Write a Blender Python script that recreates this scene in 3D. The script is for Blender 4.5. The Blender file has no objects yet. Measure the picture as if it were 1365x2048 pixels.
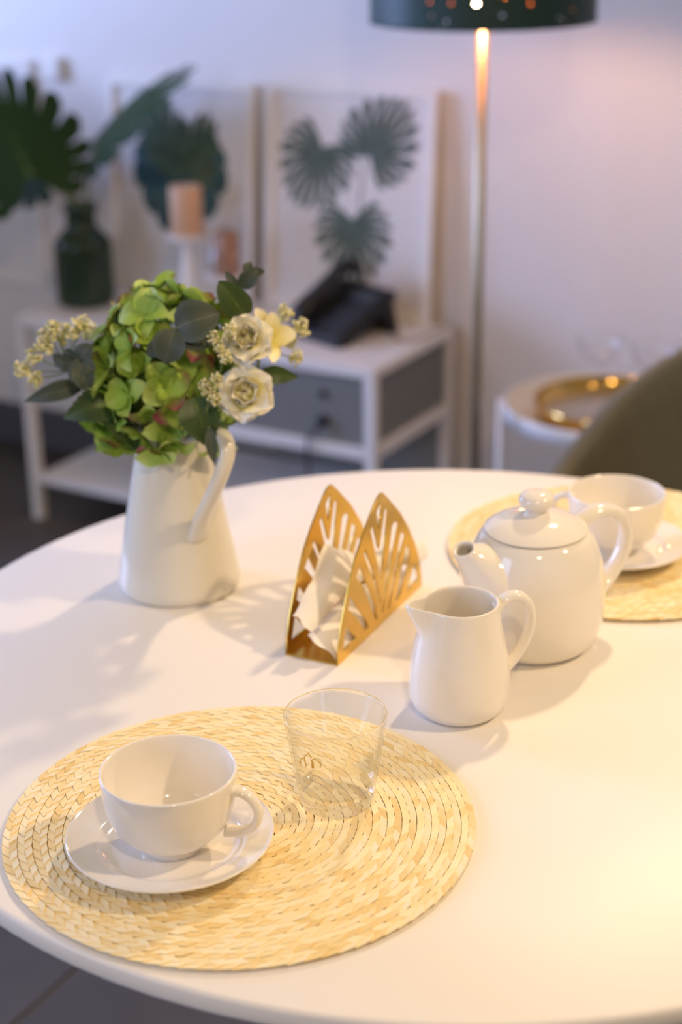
import bpy, bmesh, math, random
from mathutils import Vector, Matrix
random.seed(7)
R = math.radians
scene = bpy.context.scene
COL = scene.collection

# ------------------------------------------------------------------ camera
TH, RO = 0.38346, -0.015575
fw = Vector((0, math.cos(TH), -math.sin(TH))); u0 = Vector((0, math.sin(TH), math.cos(TH))); x0 = Vector((1, 0, 0))
rt = x0 * math.cos(RO) + u0 * math.sin(RO); up = -x0 * math.sin(RO) + u0 * math.cos(RO)
cam = bpy.data.cameras.new('camera'); camo = bpy.data.objects.new('camera', cam); COL.objects.link(camo)
M = Matrix((rt, up, -fw)).transposed().to_4x4(); M.translation = Vector((0, 0, 1.4566)); camo.matrix_world = M
cam.sensor_fit = 'VERTICAL'; cam.sensor_height = 36; cam.sensor_width = 24
cam.lens = 3248.88 / 2048 * 36
cam.dof.use_dof = True; cam.dof.focus_distance = 1.30; cam.dof.aperture_fstop = 3.4
cam.clip_start = .05
scene.camera = camo

# ------------------------------------------------------------------ light
scene.view_settings.view_transform = 'Standard'; scene.view_settings.look = 'None'
scene.view_settings.exposure = 0.2; scene.view_settings.gamma = 1.0; scene.view_settings.use_curve_mapping = False
w = bpy.data.worlds.new('world'); scene.world = w; w.use_nodes = True
bg = w.node_tree.nodes['Background']; bg.inputs[0].default_value = (1.0, .83, .66, 1); bg.inputs[1].default_value = .25

def light(name, kind, loc, target, energy, color, **kw):
    l = bpy.data.lights.new(name, kind); l.energy = energy; l.color = color
    for k, v in kw.items(): setattr(l, k, v)
    o = bpy.data.objects.new(name, l); COL.objects.link(o); o.location = loc
    o.rotation_euler = (Vector(target) - Vector(loc)).to_track_quat('-Z', 'Y').to_euler()
    return o
WARM = (1.0, .73, .44)
light('window_left_offscreen', 'AREA', (-3.45, 3.60, 1.50), (.3, 3.0, .85), 126, (.38, .52, 1.0), shape='RECTANGLE', size=1.5, size_y=1.5)
light('window_front_left_offscreen', 'AREA', (-2.7, -.2, 1.75), (.3, 2.6, 1.0), 30, (.48, .62, 1.0), shape='RECTANGLE', size=1.1, size_y=1.5)
light('ceiling_spot_back_offscreen', 'SPOT', (.82, 2.80, 2.50), (.10, 1.2, .75), 92, WARM, spot_size=R(62), spot_blend=.8, shadow_soft_size=.06)
light('ceiling_spot_right_offscreen', 'SPOT', (1.60, .98, 2.50), (.30, 1.15, .75), 92, WARM, spot_size=R(85), spot_blend=.9, shadow_soft_size=.06)
light('ceiling_spot_front_offscreen', 'SPOT', (.25, -.5, 2.55), (.05, 1.6, .8), 46, WARM, spot_size=R(75), spot_blend=.9, shadow_soft_size=.06)

# ------------------------------------------------------------------ materials
def mat(name, col, rough=.5, metal=0., var=.06, scale=30., bump=0., bscale=200., trans=0., ior=1.45, coat=0., spec=.5, sss=0.):
    m = bpy.data.materials.new(name); m.use_nodes = True
    nt = m.node_tree; p = nt.nodes['Principled BSDF']
    p.inputs['Roughness'].default_value = rough; p.inputs['Metallic'].default_value = metal
    p.inputs['Transmission Weight'].default_value = trans; p.inputs['IOR'].default_value = ior
    p.inputs['Coat Weight'].default_value = coat; p.inputs['Specular IOR Level'].default_value = spec
    if sss:
        p.inputs['Subsurface Weight'].default_value = sss; p.inputs['Subsurface Radius'].default_value = (.004, .004, .002)
    tc = nt.nodes.new('ShaderNodeTexCoord')
    if var > 0:
        n = nt.nodes.new('ShaderNodeTexNoise'); n.inputs['Scale'].default_value = scale; n.inputs['Detail'].default_value = 4
        nt.links.new(tc.outputs['Object'], n.inputs['Vector'])
        r = nt.nodes.new('ShaderNodeValToRGB')
        r.color_ramp.elements[0].color = tuple(c * (1 - var) for c in col) + (1,)
        r.color_ramp.elements[1].color = tuple(min(1, c * (1 + var)) for c in col) + (1,)
        r.color_ramp.elements[0].position = .3; r.color_ramp.elements[1].position = .7
        nt.links.new(n.outputs['Fac'], r.inputs['Fac']); nt.links.new(r.outputs['Color'], p.inputs['Base Color'])
    else:
        p.inputs['Base Color'].default_value = col + (1,)
    if bump > 0:
        n2 = nt.nodes.new('ShaderNodeTexNoise'); n2.inputs['Scale'].default_value = bscale
        nt.links.new(tc.outputs['Object'], n2.inputs['Vector'])
        b = nt.nodes.new('ShaderNodeBump'); b.inputs['Strength'].default_value = bump; b.inputs['Distance'].default_value = .002
        nt.links.new(n2.outputs['Fac'], b.inputs['Height']); nt.links.new(b.outputs['Normal'], p.inputs['Normal'])
    return m

def ramp_mat(name, stops, source='v', rough=.5, rnd=.0, alt=None, alt_amt=0., sss=0., noise=.0, spec=.4):
    """colour ramp along a petal / leaf (UV y), or across (|u|), or by object / island random; `rnd` shifts it per object"""
    m = bpy.data.materials.new(name); m.use_nodes = True
    nt = m.node_tree; p = nt.nodes['Principled BSDF']; L = nt.links.new; N = nt.nodes.new
    p.inputs['Roughness'].default_value = rough; p.inputs['Specular IOR Level'].default_value = spec
    if sss:
        p.inputs['Subsurface Weight'].default_value = sss; p.inputs['Subsurface Radius'].default_value = (.004, .004, .002)
    if source in ('v', 'u'):
        uv = N('ShaderNodeUVMap'); sp = N('ShaderNodeSeparateXYZ'); L(uv.outputs[0], sp.inputs[0])
        fac = sp.outputs[1 if source == 'v' else 0]
    elif source == 'object':
        fac = N('ShaderNodeObjectInfo').outputs['Random']
    else:
        fac = N('ShaderNodeNewGeometry').outputs['Random Per Island']
    if noise:
        tc = N('ShaderNodeTexCoord'); nn = N('ShaderNodeTexNoise'); nn.inputs['Scale'].default_value = 90
        L(tc.outputs['Object'], nn.inputs['Vector'])
        ma = N('ShaderNodeMath'); ma.operation = 'MULTIPLY_ADD'; L(nn.outputs['Fac'], ma.inputs[0]); ma.inputs[1].default_value = noise; L(fac, ma.inputs[2])
        mb = N('ShaderNodeMath'); mb.operation = 'SUBTRACT'; L(ma.outputs[0], mb.inputs[0]); mb.inputs[1].default_value = noise * .5
        fac = mb.outputs[0]
    oi = N('ShaderNodeObjectInfo')
    if rnd:
        ma = N('ShaderNodeMath'); ma.operation = 'MULTIPLY_ADD'; L(oi.outputs['Random'], ma.inputs[0]); ma.inputs[1].default_value = rnd; L(fac, ma.inputs[2])
        mb = N('ShaderNodeMath'); mb.operation = 'SUBTRACT'; L(ma.outputs[0], mb.inputs[0]); mb.inputs[1].default_value = rnd * .5
        fac = mb.outputs[0]
    def ramp(st):
        r = N('ShaderNodeValToRGB'); e = r.color_ramp.elements
        while len(e) < len(st): e.new(.5)
        for k, (pos, c) in enumerate(st): e[k].position = pos; e[k].color = tuple(c) + (1,)
        L(fac, r.inputs['Fac']); return r.outputs['Color']
    c = ramp(stops)
    if alt:
        c2 = ramp(alt); cmp_ = N('ShaderNodeMath'); cmp_.operation = 'LESS_THAN'
        wn = N('ShaderNodeTexWhiteNoise'); wn.noise_dimensions = '1D'; L(oi.outputs['Random'], wn.inputs['W'])
        L(wn.outputs['Value'], cmp_.inputs[0]); cmp_.inputs[1].default_value = alt_amt
        mx = N('ShaderNodeMix'); mx.data_type = 'RGBA'; L(cmp_.outputs[0], mx.inputs['Factor']); L(c, mx.inputs['A']); L(c2, mx.inputs['B'])
        c = mx.outputs['Result']
    L(c, p.inputs['Base Color'])
    return m

def holes_mat(name, col, metal, rough, scale, thr, kind='VORONOI', back=None):
    """sheet with fine perforations too small to model one by one"""
    m = bpy.data.materials.new(name); m.use_nodes = True
    nt = m.node_tree; L = nt.links.new; N = nt.nodes.new; p = nt.nodes['Principled BSDF']; out = nt.nodes['Material Output']
    p.inputs['Base Color'].default_value = col + (1,); p.inputs['Metallic'].default_value = metal; p.inputs['Roughness'].default_value = rough
    tc = N('ShaderNodeTexCoord')
    if kind == 'VORONOI':
        v = N('ShaderNodeTexVoronoi'); v.inputs['Scale'].default_value = scale; L(tc.outputs['Object'], v.inputs['Vector']); f = v.outputs['Distance']
        lt = N('ShaderNodeMath'); lt.operation = 'LESS_THAN'; L(f, lt.inputs[0]); lt.inputs[1].default_value = thr; fac = lt.outputs[0]
    else:
        sp = N('ShaderNodeSeparateXYZ'); L(tc.outputs['Object'], sp.inputs[0]); fs = []
        for ax in (0, 1, 2):
            a = N('ShaderNodeMath'); a.operation = 'MULTIPLY'; L(sp.outputs[ax], a.inputs[0]); a.inputs[1].default_value = scale
            b = N('ShaderNodeMath'); b.operation = 'FRACT'; L(a.outputs[0], b.inputs[0])
            c = N('ShaderNodeMath'); c.operation = 'GREATER_THAN'; L(b.outputs[0], c.inputs[0]); c.inputs[1].default_value = thr; fs.append(c.outputs[0])
        ad = N('ShaderNodeMath'); ad.operation = 'MAXIMUM'; L(fs[0], ad.inputs[0]); L(fs[1], ad.inputs[1])
        mu = N('ShaderNodeMath'); mu.operation = 'MULTIPLY'; L(ad.outputs[0], mu.inputs[0]); L(fs[2], mu.inputs[1]); fac = mu.outputs[0]
    t = N('ShaderNodeBsdfTransparent'); mx = N('ShaderNodeMixShader')
    L(fac, mx.inputs[0]); L(p.outputs[0], mx.inputs[1]); L(t.outputs[0], mx.inputs[2]); L(mx.outputs[0], out.inputs['Surface'])
    return m

def pane_mat(name, rough=.02, tint=(1, 1, 1)):
    m = bpy.data.materials.new(name); m.use_nodes = True
    nt = m.node_tree; L = nt.links.new; N = nt.nodes.new; out = nt.nodes['Material Output']
    nt.nodes.remove(nt.nodes['Principled BSDF'])
    t = N('ShaderNodeBsdfTransparent'); t.inputs[0].default_value = tint + (1,)
    g = N('ShaderNodeBsdfGlossy'); g.inputs['Roughness'].default_value = rough
    fr = N('ShaderNodeLayerWeight'); fr.inputs['Blend'].default_value = .5
    po = N('ShaderNodeMath'); po.operation = 'POWER'; L(fr.outputs['Facing'], po.inputs[0]); po.inputs[1].default_value = 4.
    ma = N('ShaderNodeMath'); ma.operation = 'MULTIPLY_ADD'; L(po.outputs[0], ma.inputs[0]); ma.inputs[1].default_value = .75; ma.inputs[2].default_value = .045
    mx = N('ShaderNodeMixShader'); L(ma.outputs[0], mx.inputs[0]); L(t.outputs[0], mx.inputs[1]); L(g.outputs[0], mx.inputs[2]); L(mx.outputs[0], out.inputs['Surface'])
    return m

CER = mat('white_glazed_ceramic', (.88, .83, .745), .09, var=.015, scale=12, coat=.3)
ENAMEL = mat('ivory_enamel', (.74, .70, .60), .16, var=.02, scale=10, coat=.2)
TABLE = mat('white_lacquer_table', (.86, .82, .77), .42, var=.012, scale=3)
TABLE_E = TABLE
WALL = mat('painted_wall', (.80, .77, .76), .75, var=.02, scale=2, bump=.08, bscale=120)
TILE = mat('dark_floor_tile', (.080, .070, .064), .5, var=.22, scale=4, bump=.05, bscale=40)
GROUT = mat('floor_grout', (.17, .15, .145), .8, var=.1)
BASEB = mat('slate_baseboard', (.10, .10, .12), .5, var=.06)
METALW = mat('white_powder_coated_steel', (.78, .77, .78), .4, var=.02)
BRASS = mat('brushed_brass', (.80, .52, .11), .24, metal=1., var=.05, scale=60)
GOLD = mat('polished_gold_tray', (.72, .46, .14), .12, metal=1., var=.05)
TRAYB = mat('tray_mirror_base', (.50, .46, .40), .25, metal=.6, var=.05)
NAPK = mat('white_paper_napkin', (.88, .85, .80), .8, var=.02, bump=.1, bscale=300)
GLASS = mat('clear_glass', (1, 1, 1), .0, var=0, trans=1., ior=1.47)
_n = GLASS.node_tree; _t = _n.nodes.new('ShaderNodeBsdfTransparent'); _m = _n.nodes.new('ShaderNodeMixShader'); _m.inputs[0].default_value = .30
_n.links.new(_n.nodes['Principled BSDF'].outputs[0], _m.inputs[1]); _n.links.new(_t.outputs[0], _m.inputs[2]); _n.links.new(_m.outputs[0], _n.nodes['Material Output'].inputs['Surface'])
THIN = pane_mat('thin_clear_glass')
WALLG = pane_mat('thin_tumbler_wall', .01, (.985, .985, .97))
PRINT = mat('gold_print', (.75, .48, .10), .35, var=.05)
BLACK = mat('black_plastic', (.012, .012, .014), .35, var=.1)
BLACK2 = mat('dark_grey_keys', (.03, .032, .04), .4, var=.1)
SCREEN = mat('phone_display', (.05, .06, .07), .15, var=.05)
GREY = mat('grey_cable', (.35, .34, .34), .5, var=.05)
PAPER = mat('picture_paper', (.80, .79, .80), .6, var=.01)
FRAMEW = mat('white_frame_wood', (.84, .82, .80), .4, var=.02)
PRINTG = mat('printed_grey_green', (.085, .125, .105), .6, var=.5, scale=40)
PRINTT = mat('printed_teal', (.02, .085, .095), .6, var=.5, scale=25)
PRINTD = mat('printed_dark_green', (.06, .10, .05), .6, var=.5, scale=30)
PEACH = mat('peach_wax', (.66, .42, .27), .5, var=.05, sss=.1)
BROWN = mat('brown_wax', (.38, .20, .13), .5, var=.05)
BOTTLE = mat('dark_green_bottle_glass', (.018, .038, .018), .14, var=.15, scale=8)
CHAIRM = mat('olive_grey_shell', (.135, .118, .075), .55, var=.06, scale=50, bump=.05, bscale=400)
WOODL = mat('chair_leg_wood', (.40, .26, .14), .5, var=.15)
POLE = mat('brass_lamp_pole', (.45, .38, .26), .36, metal=.9, var=.05)
SHADE = holes_mat('perforated_green_shade', (.010, .040, .034), .0, .5, 52, .15)
SHADEIN = holes_mat('copper_shade_lining', (.55, .26, .09), .9, .35, 52, .15)
MESH = holes_mat('grey_wire_mesh', (.27, .275, .27), .1, .5, 260, .45, kind='GRID')
HYD = ramp_mat('green_hydrangea_petal', [(0, (.27, .43, .045)), (.5, (.32, .48, .07)), (1, (.44, .56, .15))], rnd=.42, noise=.25, rough=.55, sss=.12,
               alt=[(0, (.27, .42, .045)), (.5, (.30, .42, .06)), (.78, (.26, .24, .06)), (1, (.22, .035, .055))], alt_amt=.2)
HYDC = mat('hydrangea_core', (.24, .34, .06), .7, var=.3)
EUC = ramp_mat('eucalyptus_leaf', [(0, (.12, .125, .08)), (.06, (.065, .078, .048)), (.6, (.052, .066, .043)), (1, (.075, .10, .075))], source='u', rough=.5, noise=.2)
DARKL = ramp_mat('dark_green_leaf', [(0, (.10, .14, .03)), (.05, (.050, .085, .014)), (.6, (.035, .068, .012)), (1, (.05, .085, .02))], source='u', rough=.38, noise=.2)
STEMM = mat('green_stem', (.14, .19, .05), .6, var=.2)
WHITEP = ramp_mat('cream_petal', [(0, (.62, .56, .06)), (.30, (.78, .72, .24)), (.62, (.92, .89, .72)), (1, (.96, .93, .86))], rnd=.14, rough=.6, sss=.3)
WHITEI = ramp_mat('inner_cream_petal', [(0, (.66, .58, .04)), (.45, (.80, .72, .15)), (.8, (.86, .80, .42)), (1, (.88, .84, .62))], rnd=.2, rough=.6, sss=.15)
YELP = ramp_mat('pale_yellow_petal', [(0, (.55, .36, .03)), (.3, (.76, .66, .18)), (.7, (.84, .78, .46)), (1, (.88, .83, .66))], rnd=.1, rough=.6, sss=.15)
YELC = mat('yellow_flower_centre', (.72, .62, .05), .6, var=.15)
BUD = ramp_mat('cream_bud', [(0, (.46, .46, .16)), (.4, (.68, .63, .32)), (1, (.82, .76, .52))], source='island', rough=.6)
STRAW = ramp_mat('straw_strip', [(0, (.82, .61, .26)), (.15, (.89, .70, .35)), (.5, (.93, .78, .45)), (1, (.95, .84, .57))], source='object', rough=.5, noise=.25)
STRAWI = ramp_mat('straw_weave', [(0, (.82, .61, .26)), (.15, (.89, .70, .35)), (.5, (.93, .78, .45)), (1, (.95, .84, .57))], source='island', rough=.5, noise=.25)
STRAWB = mat('straw_backing', (.84, .65, .31), .8, var=.2)
MONST = ramp_mat('monstera_leaf', [(0, (.06, .10, .02)), (.06, (.016, .046, .008)), (1, (.014, .038, .008))], source='u', rough=.55, noise=.1, spec=.2)

# ------------------------------------------------------------------ helpers
def tag(o, label=None, cat=None, group=None, kind=None):
    if label: o['label'] = label
    if cat: o['category'] = cat
    if group: o['group'] = group
    if kind: o['kind'] = kind
    return o
def empty(name, loc, rz=0., label=None, cat=None, group=None, rx=0.):
    o = bpy.data.objects.new(name, None); COL.objects.link(o); o.location = loc; o.rotation_euler = (rx, 0, rz); o.empty_display_size = .02
    return tag(o, label, cat, group)
def ob(name, me, parent=None, loc=(0, 0, 0), rot=(0, 0, 0)):
    o = bpy.data.objects.new(name, me); COL.objects.link(o); o.parent = parent; o.location = loc; o.rotation_euler = rot
    return o
def mesh(name, V, Fc, m, smooth=True, uv=None):
    me = bpy.data.meshes.new(name); me.from_pydata([tuple(v) for v in V], [], Fc); me.update()
    if m: me.materials.append(m)
    if smooth: me.polygons.foreach_set('use_smooth', [True] * len(me.polygons))
    if uv:
        l = me.uv_layers.new(name='UVMap')
        for lp in me.loops: l.data[lp.index].uv = uv[lp.vertex_index]
    return me
def fix(me):
    bm = bmesh.new(); bm.from_mesh(me); bmesh.ops.recalc_face_normals(bm, faces=bm.faces[:]); bm.to_mesh(me); bm.free(); return me
def crom(pts, n=6):
    """Catmull-Rom through points"""
    P = [Vector(p) for p in pts]; out = []
    for i in range(len(P) - 1):
        a = P[max(i - 1, 0)]; b = P[i]; c = P[i + 1]; d = P[min(i + 2, len(P) - 1)]
        for k in range(n):
            t = k / n
            out.append(.5 * ((2 * b) + (c - a) * t + (2 * a - 5 * b + 4 * c - d) * t * t + (3 * b - a - 3 * c + d) * t ** 3))
    out.append(P[-1]); return out
def lathe(prof, seg=64, m=None, name='lathe', deform=None, closed=False):
    V = []; Fc = []; rows = []
    for r, z in prof:
        if r < 1e-6: rows.append([len(V)]); V.append((0, 0, z))
        else:
            row = []
            for k in range(seg):
                a = 2 * math.pi * k / seg; row.append(len(V))
                p = (r * math.cos(a), r * math.sin(a), z); V.append(deform(p, a, r, z) if deform else p)
            rows.append(row)
    pairs = list(zip(rows[:-1], rows[1:])) + ([(rows[-1], rows[0])] if closed else [])
    for A, B in pairs:
        if len(A) == 1 and len(B) == 1: continue
        for k in range(seg):
            k2 = (k + 1) % seg
            if len(A) == 1: Fc.append((A[0], B[k2], B[k]))
            elif len(B) == 1: Fc.append((A[k], A[k2], B[0]))
            else: Fc.append((A[k], A[k2], B[k2], B[k]))
    return fix(mesh(name, V, Fc, m))
def smp(prof, n=5):
    return [(max(0, p.x), p.y) for p in crom([(a, b, 0) for a, b in prof], n)]
def tube(path, rad, seg=12, m=None, name='tube', side=None, caps=True):
    """sweep; rad per point is a number or (in-plane, lateral)"""
    P = [Vector(p) for p in path]; n = len(P)
    if not isinstance(rad, (list, tuple)): rad = [rad] * n
    rad = [(r, r) if not isinstance(r, (list, tuple)) else r for r in rad]
    V = []; Fc = []; prev = Vector(side) if side else None
    for i in range(n):
        t = (P[min(i + 1, n - 1)] - P[max(i - 1, 0)]).normalized()
        if prev is None: prev = t.orthogonal()
        s = (prev - t * prev.dot(t)).normalized(); nn = t.cross(s)
        if not side: prev = s
        for k in range(seg):
            a = 2 * math.pi * k / seg; V.append(P[i] + nn * (math.cos(a) * rad[i][0]) + s * (math.sin(a) * rad[i][1]))
    for i in range(n - 1):
        for k in range(seg):
            k2 = (k + 1) % seg; Fc.append((i * seg + k, i * seg + k2, (i + 1) * seg + k2, (i + 1) * seg + k))
    if caps: Fc.append(tuple(range(seg))[::-1]); Fc.append(tuple((n - 1) * seg + k for k in range(seg)))
    return fix(mesh(name, V, Fc, m))
def lerp_r(rs, n):
    """resample list of (r1,r2) to n entries"""
    out = []
    for i in range(n):
        t = i / (n - 1) * (len(rs) - 1); k = min(int(t), len(rs) - 2); f = t - k
        out.append((rs[k][0] * (1 - f) + rs[k + 1][0] * f, rs[k][1] * (1 - f) + rs[k + 1][1] * f))
    return out
def box(name, x0, x1, y0, y1, z0, z1, m, bev=.002, seg=2):
    bm = bmesh.new(); bmesh.ops.create_cube(bm, size=1)
    for v in bm.verts:
        v.co = Vector(((x0 + x1) / 2 + v.co.x * (x1 - x0), (y0 + y1) / 2 + v.co.y * (y1 - y0), (z0 + z1) / 2 + v.co.z * (z1 - z0)))
    if bev: bmesh.ops.bevel(bm, geom=bm.edges[:], offset=bev, segments=seg, affect='EDGES', profile=.5)
    me = bpy.data.meshes.new(name); bm.to_mesh(me); bm.free(); me.materials.append(m); return me
def poly_prism(name, outline, holes, depth, m, bev=0.):
    """flat sheet with cut-outs: outline and holes in x,y ; extruded +-depth along z"""
    cu = bpy.data.curves.new(name, 'CURVE'); cu.dimensions = '2D'; cu.fill_mode = 'BOTH'; cu.extrude = depth; cu.bevel_depth = bev; cu.bevel_resolution = 1
    for pts in [outline] + holes:
        s = cu.splines.new('POLY'); s.points.add(len(pts) - 1); s.use_cyclic_u = True
        for k, p in enumerate(pts): s.points[k].co = (p[0], p[1], 0, 1)
    o = bpy.data.objects.new(name, cu); COL.objects.link(o)
    dg = bpy.context.evaluated_depsgraph_get(); me = bpy.data.meshes.new_from_object(o.evaluated_get(dg))
    bpy.data.objects.remove(o); bpy.data.curves.remove(cu); me.name = name
    me.materials.clear(); me.materials.append(m); return me
def copy_tree(o, parent=None):
    c = o.copy(); COL.objects.link(c); c.parent = parent
    for ch in list(o.children): copy_tree(ch, c)
    return c

# ------------------------------------------------------------------ setting: wall, floor
BX, BY = .0697, 3.134                       # front right corner of the low bench on the floor
RZ = R(-30)
E_ = Vector((math.cos(RZ), math.sin(RZ), 0)); D_ = Vector((-math.sin(RZ), math.cos(RZ), 0))
def BP(s, t, z=0.): return Vector((BX, BY, 0)) + E_ * s + D_ * t + Vector((0, 0, z))
WT = .41                                    # wall plane behind the bench front
wl = ob('wall_back', box('wall_back', -4.2, 4.0, WT, WT + .12, 0, 3.0, WALL, 0), None, BP(0, 0), (0, 0, RZ)); tag(wl, kind='structure')
bb = ob('baseboard_back', box('baseboard_back', -4.2, 4.0, WT - .014, WT + .001, .002, .115, BASEB, .003), None, BP(0, 0), (0, 0, RZ)); tag(bb, kind='structure')
fl = ob('floor', box('floor', -4.2, 4.0, -4.6, WT + .12, -.06, -.004, GROUT, 0), None, BP(0, 0), (0, 0, RZ)); tag(fl, kind='structure')
TS = .6
for i in range(-6, 6):
    for j in range(-6, 3):
        a, b = .2249 + i * TS + .0035, .2249 + (i + 1) * TS - .0035
        c, d = -.98 + j * TS + .0035, min(-.98 + (j + 1) * TS - .0035, WT)
        if d - c < .02: continue
        key = 'floor_tile_full' if abs((d - c) - (TS - .007)) < 1e-4 else 'floor_tile_cut'
        me = bpy.data.meshes.get(key) or box(key, -(b - a) / 2, (b - a) / 2, -(d - c) / 2, (d - c) / 2, -.009, 0, TILE, .0015, 1)
        ob('tile', me, fl, ((a + b) / 2, (c + d) / 2, 0))

# ------------------------------------------------------------------ dining table
TZ = .75
tb = empty('dining_table', (.095, 1.3732, 0), 0, 'round white lacquered pedestal table laid for tea', 'table')
RT = .5185
ob('tabletop', lathe([(0, TZ - .019), (RT - .006, TZ - .019), (RT - .001, TZ - .0165), (RT, TZ - .013), (RT, TZ - .004), (RT - .0012, TZ - .0012), (RT - .004, TZ), (RT * .6, TZ), (0, TZ)], 160, TABLE), tb)
ob('pedestal', lathe(smp([(.03, TZ - .018), (.045, .66), (.05, .5), (.06, .3), (.10, .12), (.2, .035), (.285, .014), (.29, .0)], 6), 72, TABLE), tb)

# ------------------------------------------------------------------ woven place mats
MATS = [(-.0829, 1.0959, 'round woven straw place mat under the glass tumbler', 20.), (.3012, 1.6302, 'round woven straw place mat beside the teapot', 200.)]
PITCH, STEP, RM = .0114, .0122, .185
def strip_geo(s):
    """one plaited strip, slanted to the side s"""
    hl, hw, sk = .0065, .00272, .0034 * s
    V = []
    for x, y, z in ((-hl, -hw, -.0003), (hl, -hw, .0006), (hl, hw, .0006), (-hl, hw, -.0003)): V.append((x + sk * (y / hw), y, z))
    V += [(x, y, z - .0009) for x, y, z in V]
    return V, [(0, 1, 2, 3), (7, 6, 5, 4), (0, 4, 5, 1), (1, 5, 6, 2), (2, 6, 7, 3), (3, 7, 4, 0)]
SG = {s: strip_geo(s) for s in (1, -1)}
SM = {s: mesh('straw_strip', SG[s][0], SG[s][1], STRAW, False) for s in (1, -1)}
saucer_xy = Vector((-.1335, 1.0535))
for mi, (mx, my, lab, ph) in enumerate(MATS):
    rnd = random.Random(5 + mi)
    t = empty('place_mat', (mx, my, TZ), 0, lab, 'place mat')
    ob('backing', lathe([(0, .0003), (RM - .006, .0003), (RM - .004, .0008), (RM - .005, .0014), (0, .0014)], 120, STRAWB), t)
    pieces = []; NR = 16; PW = RM / NR
    for q in range(NR):
        r_ = (q + .5) * PW; n_ = max(5, round(2 * math.pi * r_ / STEP)); a0 = rnd.uniform(0, 6.28)
        for k in range(n_):
            for s in (1, -1):
                rr = r_ + s * PW * .242; a = a0 + 2 * math.pi * (k + (.5 if s > 0 else 0)) / n_
                pieces.append((rr * math.cos(a), rr * math.sin(a), a + math.pi / 2 + rnd.uniform(-.04, .04), s, .0040 + rnd.uniform(-.0002, .0002)))
    if mi == 0:
        vis = [p for p in pieces if (Vector((p[0] + mx, p[1] + my)) - saucer_xy).length > .083 and (Vector((p[0] + mx, p[1] + my)) - Vector((-.007, 1.1225))).length > .031]
        vis.sort(key=lambda p: (p[1] + my) - .25 * (p[0]))
        near = set(vis[:300])
    else: near = set()
    V = []; Fc = []
    for p in pieces:
        if p in near: ob('straw_strip', SM[p[3]], t, (p[0], p[1], p[4]), (0, 0, p[2])); continue
        c, s_ = math.cos(p[2]), math.sin(p[2]); o = len(V)
        V += [(p[0] + c * x - s_ * y, p[1] + s_ * x + c * y, p[4] + z) for x, y, z in SG[p[3]][0]]
        Fc += [tuple(i + o for i in f) for f in SG[p[3]][1]]
    tag(ob('straw_weave', mesh('straw_weave', V, Fc, STRAWI, False), t), kind='stuff')
MZ = TZ + .0053

# ------------------------------------------------------------------ cups and saucers
SAUC = lathe(smp([(0, .0062), (.024, .0060), (.044, .0060), (.0520, .0082), (.0570, .0118), (.066, .0142), (.0755, .0170), (.0782, .0182)], 4) +
             smp([(.0788, .0176), (.0780, .0158), (.068, .0112), (.056, .0062), (.047, .0030), (.045, .0), (.042, .0)], 4) + [(.041, .003), (0, .003)], 96, CER, 'saucer')
CUPP = smp([(.0205, 0), (.0226, .0003), (.0232, .0030), (.0236, .0066), (.0262, .0090), (.0360, .0145), (.0450, .0265), (.0497, .043), (.0512, .058), (.0516, .0655)], 5) + \
       smp([(.0513, .0668), (.0500, .0670), (.0490, .0655), (.0482, .058), (.0466, .044), (.0415, .028), (.0330, .0170), (.020, .0118), (0, .0110)], 5)
CUP = lathe([(0, .004), (.0195, .004)] + CUPP, 96, CER, 'cup_bowl')
hp = crom([(.047, 0, .0545), (.056, 0, .0560), (.0645, 0, .0515), (.0700, 0, .0410), (.0670, 0, .0290), (.057, 0, .0220), (.044, 0, .0200)], 6)
CUPH = tube(hp, lerp_r([(.0040, .0068), (.0036, .0058), (.0034, .0052), (.0034, .0050), (.0034, .0052), (.0036, .0058), (.004, .0068)], len(hp)), 14, CER, 'cup_handle', side=(0, 1, 0))
for (x, y, dx, dy, rz, l1, l2) in ((-.1335, 1.0535, .0015, -.001, R(-16), 'empty white teacup beside the glass tumbler', 'white saucer under the teacup beside the glass tumbler'),
                                   (.2935, 1.6049, 0, 0, R(158), 'empty white teacup standing behind the teapot', 'white saucer under the teacup behind the teapot')):
    s = ob('saucer', SAUC, None, (x, y, MZ)); tag(s, l2, 'saucer', 'saucers on the place mats')
    c = empty('teacup', (x + dx, y + dy, MZ + .0056), rz, l1, 'cup', 'teacups on the place mats')
    ob('bowl', CUP, c); ob('handle', CUPH, c)

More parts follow.
